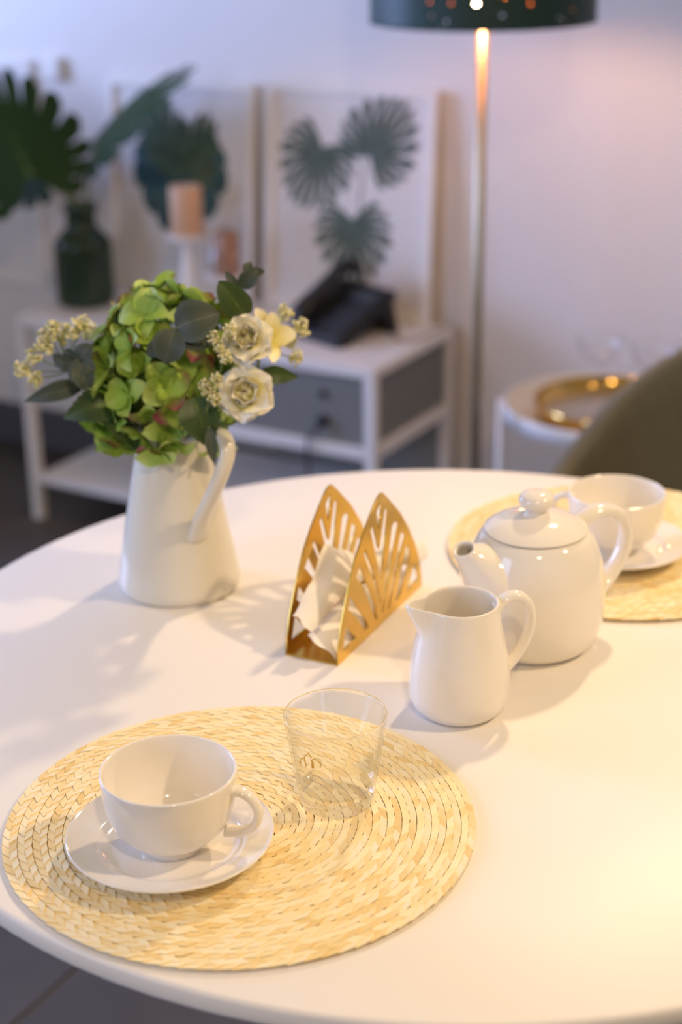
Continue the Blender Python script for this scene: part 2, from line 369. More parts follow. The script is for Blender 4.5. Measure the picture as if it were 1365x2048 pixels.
# ------------------------------------------------------------------ glass tumbler
gt = empty('glass_tumbler', (-.007, 1.1225, MZ), 0, 'clear glass tumbler with small gold house print, on the straw mat', 'glass')
gp = [(0, .0008), (.024, .0004), (.0275, 0)] + smp([(.0290, .0008), (.0298, .003), (.0312, .0130), (.0345, .0330), (.0381, .0580), (.0409, .0772)], 4) + \
     smp([(.0410, .0784), (.0402, .0790), (.0394, .0784), (.0386, .0740), (.0360, .0560), (.0325, .0330), (.0298, .0185), (.0270, .0140), (.018, .0125), (0, .0122)], 4)
gme = lathe(gp, 96, GLASS, 'tumbler_body'); gme.materials.append(WALLG)
for p in gme.polygons:
    if p.center.z < .0760 and not (p.center.z < .0150 and abs(p.normal.z) < .75): p.material_index = 1
ob('tumbler_body', gme, gt)
for k, pl in enumerate(([(-38.9, 48.1), (-40.1, 56.2), (-33.2, 62.0), (-27.3, 57.4)], [(-48.6, 48.0), (-48.2, 51.1), (-40.3, 56.7)], [(-29.8, 48.5), (-29.1, 56.2), (-24.8, 58.3), (-18.0, 55.1), (-19.1, 49.4)], [(-27.9, 48.9), (-27.3, 56.2)])):
    pts = []
    for (a0, h0), (a1, h1) in zip(pl[:-1], pl[1:]):
        for q in range(4):
            f = q / 4; a = R(a0 * (1 - f) + a1 * f); h = (h0 * (1 - f) + h1 * f) / 1000; r = .0300 + .0113 * h / .0787
            pts.append((r * math.sin(a), -r * math.cos(a), h))
    ob('gold_house_print', tube(pts, .00055, 5, PRINT, 'gold_house_print'), gt)

# ------------------------------------------------------------------ milk jug
def spouted(dr, dz, zlo, zhi, ang, wid):
    def f(p, a, r, z):
        d = (a - ang + math.pi) % (2 * math.pi) - math.pi
        k = max(0, min(1, (z - zlo) / (zhi - zlo))); k = k * k * (3 - 2 * k)
        g = math.exp(-(d / wid) ** 2); g2 = math.exp(-(d / (wid * 2.1)) ** 2)
        q = 1 + dr * k * g / r
        pin = 1 - .07 * k * (g2 - g)
        return (p[0] * q * pin, p[1] * q * pin, z + dz * k * g)
    return f
jg = empty('milk_jug', (.1025, 1.2774, TZ), R(14), 'small white ceramic milk jug in front of the teapot', 'jug')
jp = [(0, .002), (.028, .0015), (.031, 0)] + smp([(.0335, .0008), (.0375, .0045), (.0425, .0115), (.0447, .0230), (.0437, .0450), (.0408, .0640), (.0372, .0820), (.0345, .0980), (.0340, .1045)], 5) + \
     smp([(.0333, .1060), (.0320, .1060), (.0310, .1040), (.0318, .0960), (.0345, .0800), (.0382, .0620), (.0410, .0440), (.0415, .0240), (.0380, .0110), (.028, .0060), (0, .0055)], 5)
ob('jug_body', lathe(jp, 96, CER, 'jug_body', deform=spouted(.0155, .0025, .076, .106, math.pi, .36)), jg)
hp = crom([(.0320, 0, .0955), (.0430, 0, .1045), (.0545, 0, .1045), (.0635, 0, .0940), (.0655, 0, .0780), (.0605, 0, .0600), (.0510, 0, .0450), (.0405, 0, .0340)], 6)
ob('handle', tube(hp, lerp_r([(.0050, .0085), (.0044, .0072), (.0042, .0066), (.0042, .0064), (.0042, .0064), (.0042, .0066), (.0044, .0070), (.005, .008)], len(hp)), 14, CER, 'jug_handle', side=(0, 1, 0)), jg)

# ------------------------------------------------------------------ teapot
tp = empty('teapot', (.1830, 1.409, TZ), R(27), 'white ceramic teapot with domed lid and round knob', 'teapot')
pp = [(0, .002), (.044, .0015), (.047, 0)] + smp([(.0500, .0008), (.0550, .0040), (.0620, .0130), (.0668, .0320), (.0678, .0540), (.0660, .0770), (.0605, .0975), (.0540, .1112), (.0492, .1166)], 5) + \
     [(.0472, .1174), (.0460, .1166), (.0470, .1110), (.0560, .0950), (.0630, .0500), (.058, .014), (.045, .006), (0, .005)]
ob('pot_body', lathe(pp, 96, CER, 'pot_body'), tp)
lid = ob('lid', lathe([(0, .1165), (.044, .1165)] + smp([(.0478, .1182), (.0486, .1196), (.0480, .1208), (.0400, .1262), (.0280, .1310), (.0150, .1335), (0, .1340)], 5), 96, CER, 'lid'), tp)
ob('knob', lathe(smp([(0, .1325), (.0115, .1330), (.0100, .1365), (.0112, .1395), (.0150, .1425), (.0168, .1470), (.0150, .1520), (.0090, .1555), (0, .1565)], 6), 48, CER, 'knob'), lid)
# spout: hollow pouring lip lofted from the belly (local -x)
SP = [((.060, .034), (.044, .110), .040), ((.0690, .056), (.053, .1130), .0330), ((.0765, .078), (.0605, .1148), .0245), ((.0828, .096), (.0660, .1165), .0180), ((.0890, .1080), (.0695, .1185), .0135)]
lo_ = crom([(a[0], a[1], c) for a, b, c in SP], 5); hi_ = crom([(b[0], b[1], 0) for a, b, c in SP], 5)
V = []; Fc = []; SEGS = 28
def ring(lo, hi, hw, k_, push=0.):
    idx = []; cx, cz = (lo[0] + hi[0]) / 2, (lo[1] + hi[1]) / 2; dx, dz = (lo[0] - hi[0]) / 2, (lo[1] - hi[1]) / 2
    for k in range(SEGS):
        a = 2 * math.pi * k / SEGS; ca, sa = math.cos(a) * k_, math.sin(a) * k_
        ly = hw * sa * (1 - .38 * max(0, ca) ** 2)            # narrower towards the pouring lip
        idx.append(len(V)); V.append((-(cx + dx * ca - push), ly, cz + dz * ca))
    return idx
rings = [ring(l, h, l[2], 1.) for l, h in zip(lo_, hi_)]
l, h = lo_[-1], hi_[-1]; rings += [ring((l[0] + .0004, l[1] + .0010), (h[0] + .0002, h[1] + .0010), l[2], .93), ring((l[0], l[1] + .0006), (h[0], h[1] + .0004), l[2], .76)]
for i in (-4, -8, -12): l, h = lo_[i], hi_[i]; rings.append(ring(l, h, l[2], .74))
for A, B in zip(rings[:-1], rings[1:]):
    for k in range(SEGS): k2 = (k + 1) % SEGS; Fc.append((A[k], A[k2], B[k2], B[k]))
Fc.append(tuple(rings[-1]))
ob('spout', fix(mesh('spout', V, Fc, CER)), tp)
hp = crom([(.046, 0, .1120), (.062, 0, .1215), (.080, 0, .1225), (.0965, 0, .1140), (.1050, 0, .0965), (.1030, 0, .0760), (.0920, 0, .0570), (.0780, 0, .0430), (.064, 0, .0340)], 6)
ob('handle', tube(hp, lerp_r([(.0075, .0125), (.0065, .0110), (.006, .0100), (.006, .0095), (.006, .0095), (.006, .0095), (.006, .0100), (.0065, .0110), (.0075, .012)], len(hp)), 16, CER, 'teapot_handle', side=(0, 1, 0)), tp)

# ------------------------------------------------------------------ brass napkin holder and napkins
HZ = R(63.85); HC = (.014, 1.4661, TZ)
nh = empty('napkin_holder', HC, HZ, 'brass napkin holder with two pierced leaf-shaped plates', 'napkin holder')
def uvp(L): return [(u * 1.075 / 1000, max(.0, (v + 7.) * .945) / 1000) for u, v in L]
OUT = uvp([(-93.5, -7), (-91, 10.9), (-85.0, 32.6), (-76.1, 52.6), (-67.1, 71.6), (-55.7, 91), (-40.7, 108), (-23.0, 125.7), (-10.3, 136), (-4.5, 139), (0, 139.6), (4, 138), (16.4, 126), (41.3, 101), (60.3, 76), (77.1, 48.7), (87.2, 24.9), (92, 5), (93, -7)])
HOLES = [uvp(h) for h in ([(-0.8, 129.5), (0.9, 125.4), (-5.8, 101.6), (-7.5, 105.1), (-10.5, 123.4)],
    [(-18.2, 113.5), (-23.3, 108.3), (-2.7, 44.9), (-0.1, 43.8), (13.7, 114.4), (11.9, 118.0), (7.3, 118.5), (-4.8, 80.4), (-6.8, 81.8)],
    [(30.6, 96.3), (38.1, 89.0), (15.7, 42.1), (4.8, 11.9), (3.4, 4.0), (-0.5, 6.4), (13.1, 55.0), (23.2, 93.4)],
    [(45.3, 77.9), (53.5, 69.4), (41.2, 53.2), (19.4, 6.7), (16.1, 1.9), (11.9, 2.7), (35.8, 59.0), (42.6, 76.6)],
    [(58.1, 56.7), (64.5, 47.6), (64.5, 39.0), (42.4, 5.4), (35.6, 1.9), (29.6, 4.1), (49.3, 45.1), (54.8, 56.2)],
    [(75.8, 25.9), (82, 13.6), (84, 4.9), (57.6, 1.8), (57.6, 4.4), (71.6, 22.6)],
    [(-34.8, 94.5), (-38.1, 88.4), (-16.8, 48.4), (-4.8, 18.4), (-2.2, 18.5), (-11.6, 48.6), (-30.0, 85.2)],
    [(-47.5, 79.0), (-55.0, 71.3), (-41.8, 56.0), (-32.2, 38.5), (-13.6, 2.2), (-9.7, 2.4), (-14.6, 21.5), (-31.9, 54.7), (-43.8, 76.4)],
    [(-67.5, 56.0), (-71.5, 43.9), (-52.5, 23.9), (-36.7, 2.7), (-27.8, 2.9), (-32.7, 11.6), (-47.4, 31.0), (-62.8, 52.8)],
    [(-76.4, 26.4), (-83.5, 4.2), (-53.5, 3.2), (-72.1, 23.9)])]
plate = poly_prism('leaf_plate', OUT, HOLES, .0007, BRASS, .0002)
for sgn in (-1, 1): ob('leaf_plate', plate, nh, (0, sgn * .0272, .0005), (R(90), 0, 0))
ob('base_plate', box('base_plate', -.1005, .1005, -.0276, .0276, .0003, .0019, BRASS, .0004, 1), nh)
def pw(L, x):
    if x <= L[0][0]: return L[0][1]
    for (a, b), (c, d) in zip(L[:-1], L[1:]):
        if x <= c: f = (x - a) / (c - a); f = f * f * (3 - 2 * f); return b + (d - b) * f
    return L[-1][1]
def napkin(lab, wt, zt_, wb, zb_, u0, u1, bulge, th, ph):
    """folded paper napkin lying along the holder: top edge (w,z)(u) to bottom edge (w,z)(u)"""
    NU, NV = 40, 16; V = []; Fc = []; W_ = NV + 1; off = (NU + 1) * W_
    for layer in (0, 1):
        for i in range(NU + 1):
            for j in range(NV + 1):
                fv = j / NV; u = u0 + (u1 - u0) * i / NU; u += .0025 * math.sin(fv * 7 + ph) * (1 - i / NU) ** 3
                a, b, c, d = pw(wt, u), pw(zt_, u), pw(wb, u), pw(zb_, u)
                sg = math.sin(fv * math.pi); n = Vector((-(d - b), (c - a))); n = n.normalized() if n.length > 1e-6 else Vector((0, 1))
                if n.y < 0: n = -n
                rip = .0005 * math.sin(fv * 8 + u * 55 + ph) * sg
                e = min(1., 6 * min(i, NU - i) / NU, 5 * min(j, NV - j) / NV); hh = th * (e ** .5) if layer else 0
                x = a + (c - a) * fv + n.x * (bulge * sg + rip + hh); z = b + (d - b) * fv + n.y * (bulge * sg + rip + hh)
                V.append((u, max(-.0258, min(.0258, x)), max(.0024, z)))
    for i in range(NU):
        for j in range(NV):
            a = i * W_ + j; Fc.append((a, a + 1, a + W_ + 1, a + W_)); Fc.append((off + a, off + a + W_, off + a + W_ + 1, off + a + 1))
    for e in ([i * W_ for i in range(NU + 1)], [i * W_ + NV for i in range(NU + 1)], list(range(W_)), [NU * W_ + j for j in range(W_)]):
        for a, b in zip(e[:-1], e[1:]): Fc.append((a, b, off + b, off + a))
    o = ob('paper_napkin', fix(mesh('paper_napkin', V, Fc, NAPK)), None, HC, (0, 0, HZ)); tag(o, lab, 'napkin', 'napkins in the brass holder')
napkin('upper white paper napkin with a corner standing up in the brass holder', [(-.10, .019), (-.03, .021), (.04, .012), (.13, -.016)], [(-.10, .043), (-.06, .060), (-.026, .087), (.0, .072), (.03, .052), (.13, .040)],
       [(-.10, .000), (.0, -.006), (.13, -.023)], [(-.10, .029), (-.02, .044), (.05, .034), (.13, .020)], -.101, .128, .003, .0035, .3)
napkin('lower white paper napkin slumped against the pierced brass plate', [(-.10, .006), (-.02, .002), (.09, -.006)], [(-.10, .0235), (-.02, .034), (.09, .022)],
       [(-.10, -.0235), (.09, -.024)], [(-.10, .004), (.09, .005)], -.098, .088, .0025, .0030, 1.9)

# ------------------------------------------------------------------ white pitcher used as a vase
PO = Vector((-.1705, 1.5576, TZ))
pt = empty('enamel_pitcher', PO, 0, 'tall tapered ivory pitcher holding the flowers', 'pitcher')
vp = [(0, .002), (.055, .0015), (.058, 0)] + smp([(.0605, .0006), (.0630, .0035), (.0640, .0085), (.0628, .0180), (.0535, .0700), (.0450, .1150), (.0375, .1500), (.0335, .1700), (.0345, .1760)], 5) + \
     [(.0340, .1775), (.0325, .1770), (.0318, .1700), (.0355, .1500), (.0515, .0700), (.0600, .0180), (.057, .006), (0, .005)]
ob('pitcher_body', lathe(vp, 96, ENAMEL, 'pitcher_body', deform=spouted(.012, .006, .14, .177, R(118), .5)), pt)
hp = crom([(.017, -.022, .166), (.040, -.043, .180), (.056, -.063, .186), (.0615, -.077, .174), (.054, -.080, .150), (.042, -.068, .121), (.031, -.054, .094), (.025, -.043, .070)], 7)
ob('handle', tube(hp, lerp_r([(.0062, .0075), (.006, .0075), (.0065, .0080), (.0065, .0085), (.0065, .0085), (.0065, .0090), (.0065, .0105), (.0065, .0120)], len(hp)), 16, ENAMEL, 'pitcher_handle', side=(.8, .6, 0)), pt)

# ------------------------------------------------------------------ bouquet (each stem is a thing of its own)
mm = lambda p: Vector(p) / 1000
rb = random.Random(11)
DEFER = []
def stem_to(parent, node, name='stem', r=.0016): DEFER.append((parent, None, Vector(node), name, r))
def twig_to(parent, a, b, r): DEFER.append((parent, Vector(a), Vector(b), 'twig', r))
def leaf_me(base, tip, wid, nrm=(0, -1, .35), shape='round', bend=.10, fold=.18, m=None, name='leaf', nu=6, nv=12, wave=0.):
    b, t = Vector(base), Vector(tip); ax = t - b; L = ax.length; ax.normalize()
    n = Vector(nrm); n = (n - ax * n.dot(ax)).normalized(); s = ax.cross(n)
    V = []; Fc = []; uv = []
    for j in range(nv + 1):
        v = j / nv
        if shape == 'round': wv = math.sin(math.pi * min(1, v ** .85)) ** .55
        elif shape == 'long': wv = math.sin(math.pi * v ** .75) ** .9
        else: wv = math.sin(math.pi * v ** .62) ** .85 * (1 + (.10 if j % 2 else -.05) * (0 < j < nv))
        wv = max(wv, .03)
        for i in range(-nu // 2, nu // 2 + 1):
            u = i / (nu / 2)
            q = b + ax * (v * L) + s * (u * wv * wid / 2) + n * (fold * wid * (abs(u) * wv) * .5 + bend * L * math.sin(math.pi * v) - bend * L * v * v + wave * wid * math.sin(v * 9 + u * 2) * abs(u))
            V.append(q); uv.append((abs(u), v))
    W_ = nu + 1
    for j in range(nv):
        for i in range(nu): a = j * W_ + i; Fc.append((a, a + 1, a + W_ + 1, a + W_))
    return mesh(name, V, Fc, m, True, uv)
def sprig(name, lab, cat, leaves, m, shape, node=None, group=None, nrm=None, vary=.5, **kw):
    t = empty(name, PO, 0, lab, cat, group)
    nodes = [mm(l[0]) for l in leaves]; node = mm(node) if node else nodes[0]
    stem_to(t, node)
    for b, tp_, w_ in leaves:
        nr = Vector(nrm or (0, -1, .35)) + Vector((rb.uniform(-1, 1), rb.uniform(-.3, .3), rb.uniform(-1, 1))) * vary
        ob('leaf', leaf_me(mm(b), mm(tp_), w_ / 1000, nr, shape, m=m, **kw), t)
        if (mm(b) - node).length > .006: twig_to(t, node, mm(b), .0009)
    return t
sprig('eucalyptus_sprig', 'broad grey-green eucalyptus leaves lying over the green hydrangea', 'eucalyptus', [((19, -95, 303), (60, -100, 318), 40), ((20, -93, 301), (54, -97, 289), 29), ((19, -98, 303), (8, -104, 272), 32), ((14, -94, 293), (-10, -90, 276), 17)], EUC, 'round', node=(19, -91, 300), vary=.12)
sprig('eucalyptus_sprig', 'round bluish eucalyptus leaves at the left side of hydrangea beside cream buds', 'eucalyptus', [((-80, -44, 257), (-68, -46, 275), 21), ((-82, -49, 261), (-88, -59, 241), 10), ((-79, -54, 259), (-71, -64, 234), 22), ((-86, -40, 252), (-109, -34, 260), 17), ((-83, -40, 258), (-96, -38, 267), 15), ((-79, -50, 257), (-64, -62, 254), 17)], EUC, 'round', node=(-81, -42, 255), vary=.4)
sprig('eucalyptus_sprig', 'single long pointed grey-green leaf below the cream buds', 'leaf', [((-80, -24, 228), (-139, -38, 216), 20)], EUC, 'long', vary=.1, bend=.12)
sprig('eucalyptus_sprig', 'small eucalyptus tip standing above the white flowers', 'eucalyptus', [((75, -8, 314), (62, -8, 335), 10), ((76, -8, 319), (93, -13, 338), 17), ((83, -3, 333), (100, -8, 334), 10), ((71, -8, 316), (60, -13, 323), 9), ((82, -8, 332), (85, 2, 343), 9)], EUC, 'round', node=(75, -6, 314), vary=.4)
sprig('glossy_leaf_sprig', 'large glossy dark green oval leaf above the white flowers', 'leaf', [((83, -48, 299), (60, -60, 337), 29)], DARKL, 'round', vary=.03, nrm=(.1, -1, .3))
sprig('leafy_sprig', 'pointed dark green leaves sticking out below the white flowers', 'leaf', [((92, -24, 236), (131, -24, 232), 19), ((86, -24, 206), (106, -20, 203), 14)], DARKL, 'long', node=(82, -22, 222), vary=.2)
sprig('eucalyptus_sprig', 'narrow grey-green leaf hanging over the pitcher rim by the handle', 'leaf', [((47, -96, 206), (50, -102, 170), 12)], EUC, 'long', vary=.05)

# hydrangea head
def petal_me(L, W, cup, bend, m, name='petal', shape=0, nu=6, nv=6, wave=0.):
    V = []; Fc = []; uv = []
    for j in range(nv + 1):
        v = j / nv
        wv = (math.sin(math.pi * (v ** .78) * .93) ** .62) if v > 0 else .12
        if j == nv: wv = .40
        if shape == 1: wv = .3 + .7 * math.sin(math.pi * v * .80) ** .8 if j < nv else .55
        for i in range(nu + 1):
            u = i / nu * 2 - 1
            V.append((u * wv * W / 2, v * L - (.06 * L * u * u if j == nv else 0), cup * (u * u * wv * W + v * v * L) - bend * L * v ** 3 + wave * W * math.sin(u * 4 + v * 5) * v))
            uv.append((abs(u), v))
    W_ = nu + 1
    for j in range(nv):
        for i in range(nu): a = j * W_ + i; Fc.append((a, a + 1, a + W_ + 1, a + W_))
    return mesh(name, V, Fc, m, True, uv)
HP = [petal_me(.0205, .0215, .22, .30, HYD, 'hydrangea_petal'), petal_me(.0190, .0200, .34, .10, HYD, 'hydrangea_petal', wave=.05), petal_me(.0220, .0210, .12, .45, HYD, 'hydrangea_petal', wave=.06), petal_me(.0175, .0185, .30, .55, HYD, 'hydrangea_petal')]
HCEN = lathe([(0, .0016), (.0009, .0012), (.0012, 0), (.0006, -.004), (0, -.012)], 8, HYDC, 'floret_centre')
hy = empty('hydrangea', PO, 0, 'large green hydrangea head with burgundy tinged petals in the ivory pitcher', 'flower')
hc = Vector((-.0035, -.0145, .2375)); ER = Vector((.061, .058, .081))
stem_to(hy, hc, r=.003)
core = lathe([(0, -.020)] + [(.016 * math.cos(R(a)), .020 * math.sin(R(a))) for a in range(-60, 75, 30)] + [(0, .020)], 12, HYDC, 'flower_core'); ob('flower_core', core, hy, hc)
HPTS = [Vector(p) for p in hp]                                    # centre line of the pitcher handle
PRO = [(0, .066), (.018, .0645), (.07, .0550), (.115, .0465), (.15, .0395), (.178, .0375)]
def blocked(p):
    """is a point inside the pitcher wall or handle? returns the way out"""
    h = Vector((p.x, p.y, 0))
    if p.z < .1795 and h.length < pw(PRO, p.z) + .0015: return (h.normalized() if h.length > .030 else Vector((0, 0, 1)))
    for q in HPTS:
        d = p - q
        if d.length < .0125: return (d.normalized() + h.normalized() * .3).normalized()
    return None
def face(direction, twist):
    q = Vector(direction).normalized().to_track_quat('Z', 'Y'); return (q.to_matrix().to_4x4() @ Matrix.Rotation(twist, 4, 'Z')).to_euler()
NF = 74; FLO = []
for k in range(NF):
    zz = 1 - 2 * (k + .5) / NF; ph = k * 2.399963 + rb.uniform(-.15, .15); rr = math.sqrt(1 - zz * zz)
    d = Vector((rr * math.cos(ph), rr * math.sin(ph), zz)); sc = rb.uniform(.88, 1.02)
    p = hc + Vector((d.x * ER.x, d.y * ER.y, d.z * ER.z)) * sc + Vector((.010 * d.z * (1 if d.z > 0 else .4), 0, 0))
    nd = (d + Vector((rb.uniform(-.4, .4), rb.uniform(-.4, .4), rb.uniform(-.3, .5)))).normalized()
    f = ob('floret', HCEN, hy, p, face(nd, rb.uniform(0, 6.28)))
    s = rb.uniform(1.10, 1.36); f.scale = (s, s, s); hm = rb.randrange(4); pm = []
    for q in range(4):
        pe = ob('petal', HP[(hm + (q % 2) * rb.randrange(2)) % 4], f, (0, 0, .0004 * (q % 2)))
        pe.rotation_euler = (Matrix.Rotation(q * math.pi / 2 + rb.uniform(-.12, .12), 4, 'Z') @ Matrix.Rotation(R(rb.uniform(4, 34)), 4, 'X')).to_euler()
        pm.append((pe.data, Matrix.LocRotScale(pe.location, pe.rotation_euler, None)))
    for it in range(60):                                          # hang over the rim, never through it
        MF = Matrix.LocRotScale(f.location, f.rotation_euler, f.scale); out = Vector(); n_ = 0
        pts = [MF @ ml @ v.co for me, ml in pm for v in me.vertices] + [MF @ v.co for v in HCEN.vertices]
        for v in pts:
            b_ = blocked(v)
            if b_: out += b_; n_ += 1
        if not n_: break
        f.location = f.location + (out / n_ + Vector((0, 0, .25 if f.location.y > -.015 else -.05))).normalized() * .0025
    FLO.append(f.location.copy())
V = []; Fc = []
for p in FLO:                                                     # thin branches from the receptacle to each floret
    me = tube([hc + (p - hc).normalized() * .012, hc.lerp(p, .55) - Vector((0, 0, .003)), p], .0007, 5, None, 'b'); o = len(V)
    V += [v.co.copy() for v in me.vertices]; Fc += [tuple(i + o for i in q.vertices) for q in me.polygons]; bpy.data.meshes.remove(me)
tag(ob('flower_branches', mesh('flower_branches', V, Fc, HYDC), hy), kind='stuff')
for b, t_, w_ in (((-40, -28, 217), (-100, -48, 202), 39), ((-58, -28, 212), (-27, -58, 172), 35), ((32, -84, 232), (47, -96, 184), 38)):
    ob('leaf', leaf_me(mm(b), mm(t_), w_ / 1000, Vector((rb.uniform(-.2, .2), -1, .5)), 'serrate', m=DARKL, name='hydrangea_leaf', nv=22), hy)

# cream double flowers
WP = [petal_me(.0250, .0290, .14, .22, WHITEP, 'cream_petal', wave=.07, nu=8), petal_me(.0215, .0250, .24, .05, WHITEP, 'cream_petal', wave=.07, nu=8), petal_me(.0150, .0170, .30, -.1, WHITEI, 'cream_petal', wave=.09, nu=8)]
YP = [petal_me(.0320, .0200, .16, .25, YELP, 'yellow_petal', nu=8), petal_me(.0260, .0220, .22, .2, YELP, 'yellow_petal', nu=8)]
CEN = lathe([(0, .006), (.003, .005), (.0045, .002), (.004, -.002), (0, -.008)], 12, YELC, 'flower_centre')
def flower(name, lab, p, direction, layers, scale=1., twist=0.):
    t = empty(name, PO, 0, lab, 'flower', None)
    stem_to(t, mm(p) - Vector(direction).normalized() * .006)
    h = ob('flower_head', CEN, t, mm(p), face(direction, twist)); h.scale = (scale,) * 3
    for li, (me, n, tilt, off) in enumerate(layers):
        for k in range(n):
            pe = ob('petal', me, h, (0, 0, off))
            pe.rotation_euler = (Matrix.Rotation(2 * math.pi * (k + .5 * (li % 2)) / n + rb.uniform(-.15, .15), 4, 'Z') @ Matrix.Rotation(R(tilt + rb.uniform(-9, 9)), 4, 'X')).to_euler()
    return t
DBL = [(WP[0], 6, 10, 0), (WP[0], 5, 28, .001), (WP[1], 6, 44, .0015), (WP[2], 6, 50, .002), (WP[2], 4, 66, .002)]
flower('cream_flower', 'double cream flower with yellow heart beside the dark eucalyptus leaves', (85, -72, 283), (-.15, -.85, .50), DBL, 1.03)
flower('cream_flower', 'lower double cream flower with yellow heart above the pitcher handle', (82, -82, 234), (-.05, -.90, .40), DBL, 1.14, 1.)
flower('pale_yellow_flower', 'open pale yellow flower partly behind the upper cream flower', (97, -16, 269), (.60, -.55, .40), [(YP[0], 3, 30, 0), (YP[1], 4, 22, .001)], 1.05, .4)
flower('cream_flower', 'small cream flower peeping out behind the hydrangea beside the left bud spray', (-72, 14, 266), (-.6, -.4, .6), [(WP[1], 5, 35, 0), (WP[2], 4, 60, 0)], .8)

# bud sprays
def ico(r): 
    bm = bmesh.new(); bmesh.ops.create_icosphere(bm, subdivisions=1, radius=r); V = [v.co.copy() for v in bm.verts]; Fc = [tuple(v.index for v in f.verts) for f in bm.faces]; bm.free(); return V, Fc
IV, IF = ico(1.)
def cluster_me(n, rad, rs, seed):
    rn = random.Random(seed); V = []; Fc = []
    for k in range(n):
        while True:
            p = Vector((rn.uniform(-1, 1), rn.uniform(-1, 1), rn.uniform(-1, 1)))
            if p.length < 1: break
        p = Vector((p.x * rad, p.y * rad, p.z * rad * 1.25)); r = rs * rn.uniform(.7, 1.15); o = len(V)
        V += [p + v * r for v in IV]; Fc += [tuple(i + o for i in f) for f in IF]
    return mesh('bud_cluster', V, Fc, BUD)
CL = [cluster_me(46, .0066, .00175, s) for s in range(4)]
def spray(lab, node, pts, sc=1.25):
    t = empty('bud_spray', PO, 0, lab, 'buds', None); node = mm(node); stem_to(t, node, r=.0011)
    for k, p in enumerate(pts):
        p = mm(p); twig_to(t, node, p, .0006)
        c = ob('bud_cluster', CL[k % 4], t, p, (rb.uniform(-.6, .6), rb.uniform(-.9, .9), rb.uniform(0, 6))); s = sc * rb.uniform(.85, 1.15); c.scale = (s, s, s); c['kind'] = 'stuff'
spray('long spray of cream buds reaching out past the round eucalyptus leaves', (-96, -18, 240), [(-141, -28, 245), (-129, -28, 236), (-128, -28, 259), (-117, -24, 268), (-106, -24, 286), (-103, -10, 272), (-89, -18, 282), (-80, -8, 284), (-113, -22, 278)])
spray('cream bud spray in front of the upper cream flower', (60, -96, 262), [(55, -108, 298), (60, -109, 289), (71, -108, 305), (66, -108, 279)], .95)
spray('cream bud spray beside the lower cream flower', (46, -100, 228), [(45, -109, 253), (57, -113, 258), (54, -112, 240), (49, -110, 246)], .95)
spray('cream bud spray sticking out behind the flowers in front of the telephone', (104, 6, 252), [(118, 2, 289), (134, 0, 276), (122, 2, 262), (128, -2, 246)], 1.15)

from mathutils.bvhtree import BVHTree
def all_meshes(o): return ([o] if o.type == 'MESH' else []) + [m for c in o.children for m in all_meshes(c)]
def bvh(objs):
    V = []; Fc = []
    for o in objs:
        k = len(V); m = o.matrix_world; V += [m @ v.co for v in o.data.vertices]; Fc += [tuple(i + k for i in p.vertices) for p in o.data.polygons]
    return BVHTree.FromPolygons(V, Fc) if V else None
bpy.context.view_layer.update()
TREES = [(pt, bvh(all_meshes(pt)))]
for th_ in {d[0].name: d[0] for d in DEFER}.values(): TREES.append((th_, bvh(all_meshes(th_))))
rs_ = random.Random(21)
for parent, a, b, name, r in sorted(DEFER, key=lambda d: d[1] is not None):
    best = None
    for c in range(90):
        if a is None:
            an = math.atan2(b.y, b.x) + rs_.uniform(-1.3, 1.3) * min(1, .25 + c / 40); rr = rs_.uniform(.006, .0275); q = rs_.uniform(.4, 1.3)
            a2 = an + rs_.uniform(-.5, .5)
            m_ = Vector((rr * math.cos(an), rr * math.sin(an), .168)); p0 = Vector((rr * q * math.cos(a2 + math.pi * (c % 2) * .2), rr * q * math.sin(a2), .012))
            hd = Vector((b.x, b.y, 0)); hd = hd.normalized() if hd.length > .02 else Vector((0, 0, 0)); k = rs_.uniform(0, 1)
            w1 = Vector((m_.x, m_.y, .196)) + hd * .022 * k; w2 = m_ * .4 + b * .6 + Vector((rs_.uniform(-1, 1), rs_.uniform(-1, 1), rs_.uniform(-1, .6))) * (.004 + .020 * c / 90)
            if hd.length == 0: path = crom([p0, m_, b], 6)
            else: path = crom([p0, m_, w1, w2, b], 5)
        else:
            path = crom([a, a * .45 + b * .55 + Vector((rs_.uniform(-1, 1), rs_.uniform(-1, .3), rs_.uniform(-.6, 1))) * (.003 + .010 * c / 90), b], 4)
        me = tube(path, r, 6, STEMM, name); t_ = BVHTree.FromPolygons([PO + v.co for v in me.vertices], [tuple(p.vertices) for p in me.polygons])
        n_ = sum(len(t_.overlap(x[1])) for x in TREES if x[0] != parent and x[1])
        if best is None or n_ < best[0]:
            if best: bpy.data.meshes.remove(best[1])
            best = (n_, me, t_)
        else: bpy.data.meshes.remove(me)
        if n_ == 0: break
    best[1].name = name; ob(name, best[1], parent); TREES.append((parent, best[2]))

# ------------------------------------------------------------------ low bench against the wall
bn = empty('console_bench', BP(0, 0), RZ, 'low white steel bench with grey mesh compartment against the wall', 'bench')
BW, BD, BH, T = .93, .37, .498, .024
ob('top_board', box('top_board', -BW, 0, 0, BD, BH - .022, BH, METALW, .002), bn)
for x in (-BW, -T):
    for y in (0, BD - T): ob('leg', box('leg', x, x + T, y, y + T, 0, BH - .022, METALW, .0015), bn)
ob('lower_shelf', box('lower_shelf', -BW + T, -T, .002, BD - .002, .095, .115, METALW, .0015), bn)
for nm, a in (('front_rail', (-BW / 2, -T, 0, T)), ('back_rail', (-BW / 2, -T, BD - T, BD))): ob(nm, box(nm, *a, .300, .326, METALW, .0015), bn)
for x in (-BW / 2 - T, -T): ob('side_rail', box('side_rail', x, x + T, T, BD - T, .300, .326, METALW, .0015), bn)
ob('divider_post', box('divider_post', -BW / 2 - T, -BW / 2, 0, T, .115, BH - .022, METALW, .0015), bn)
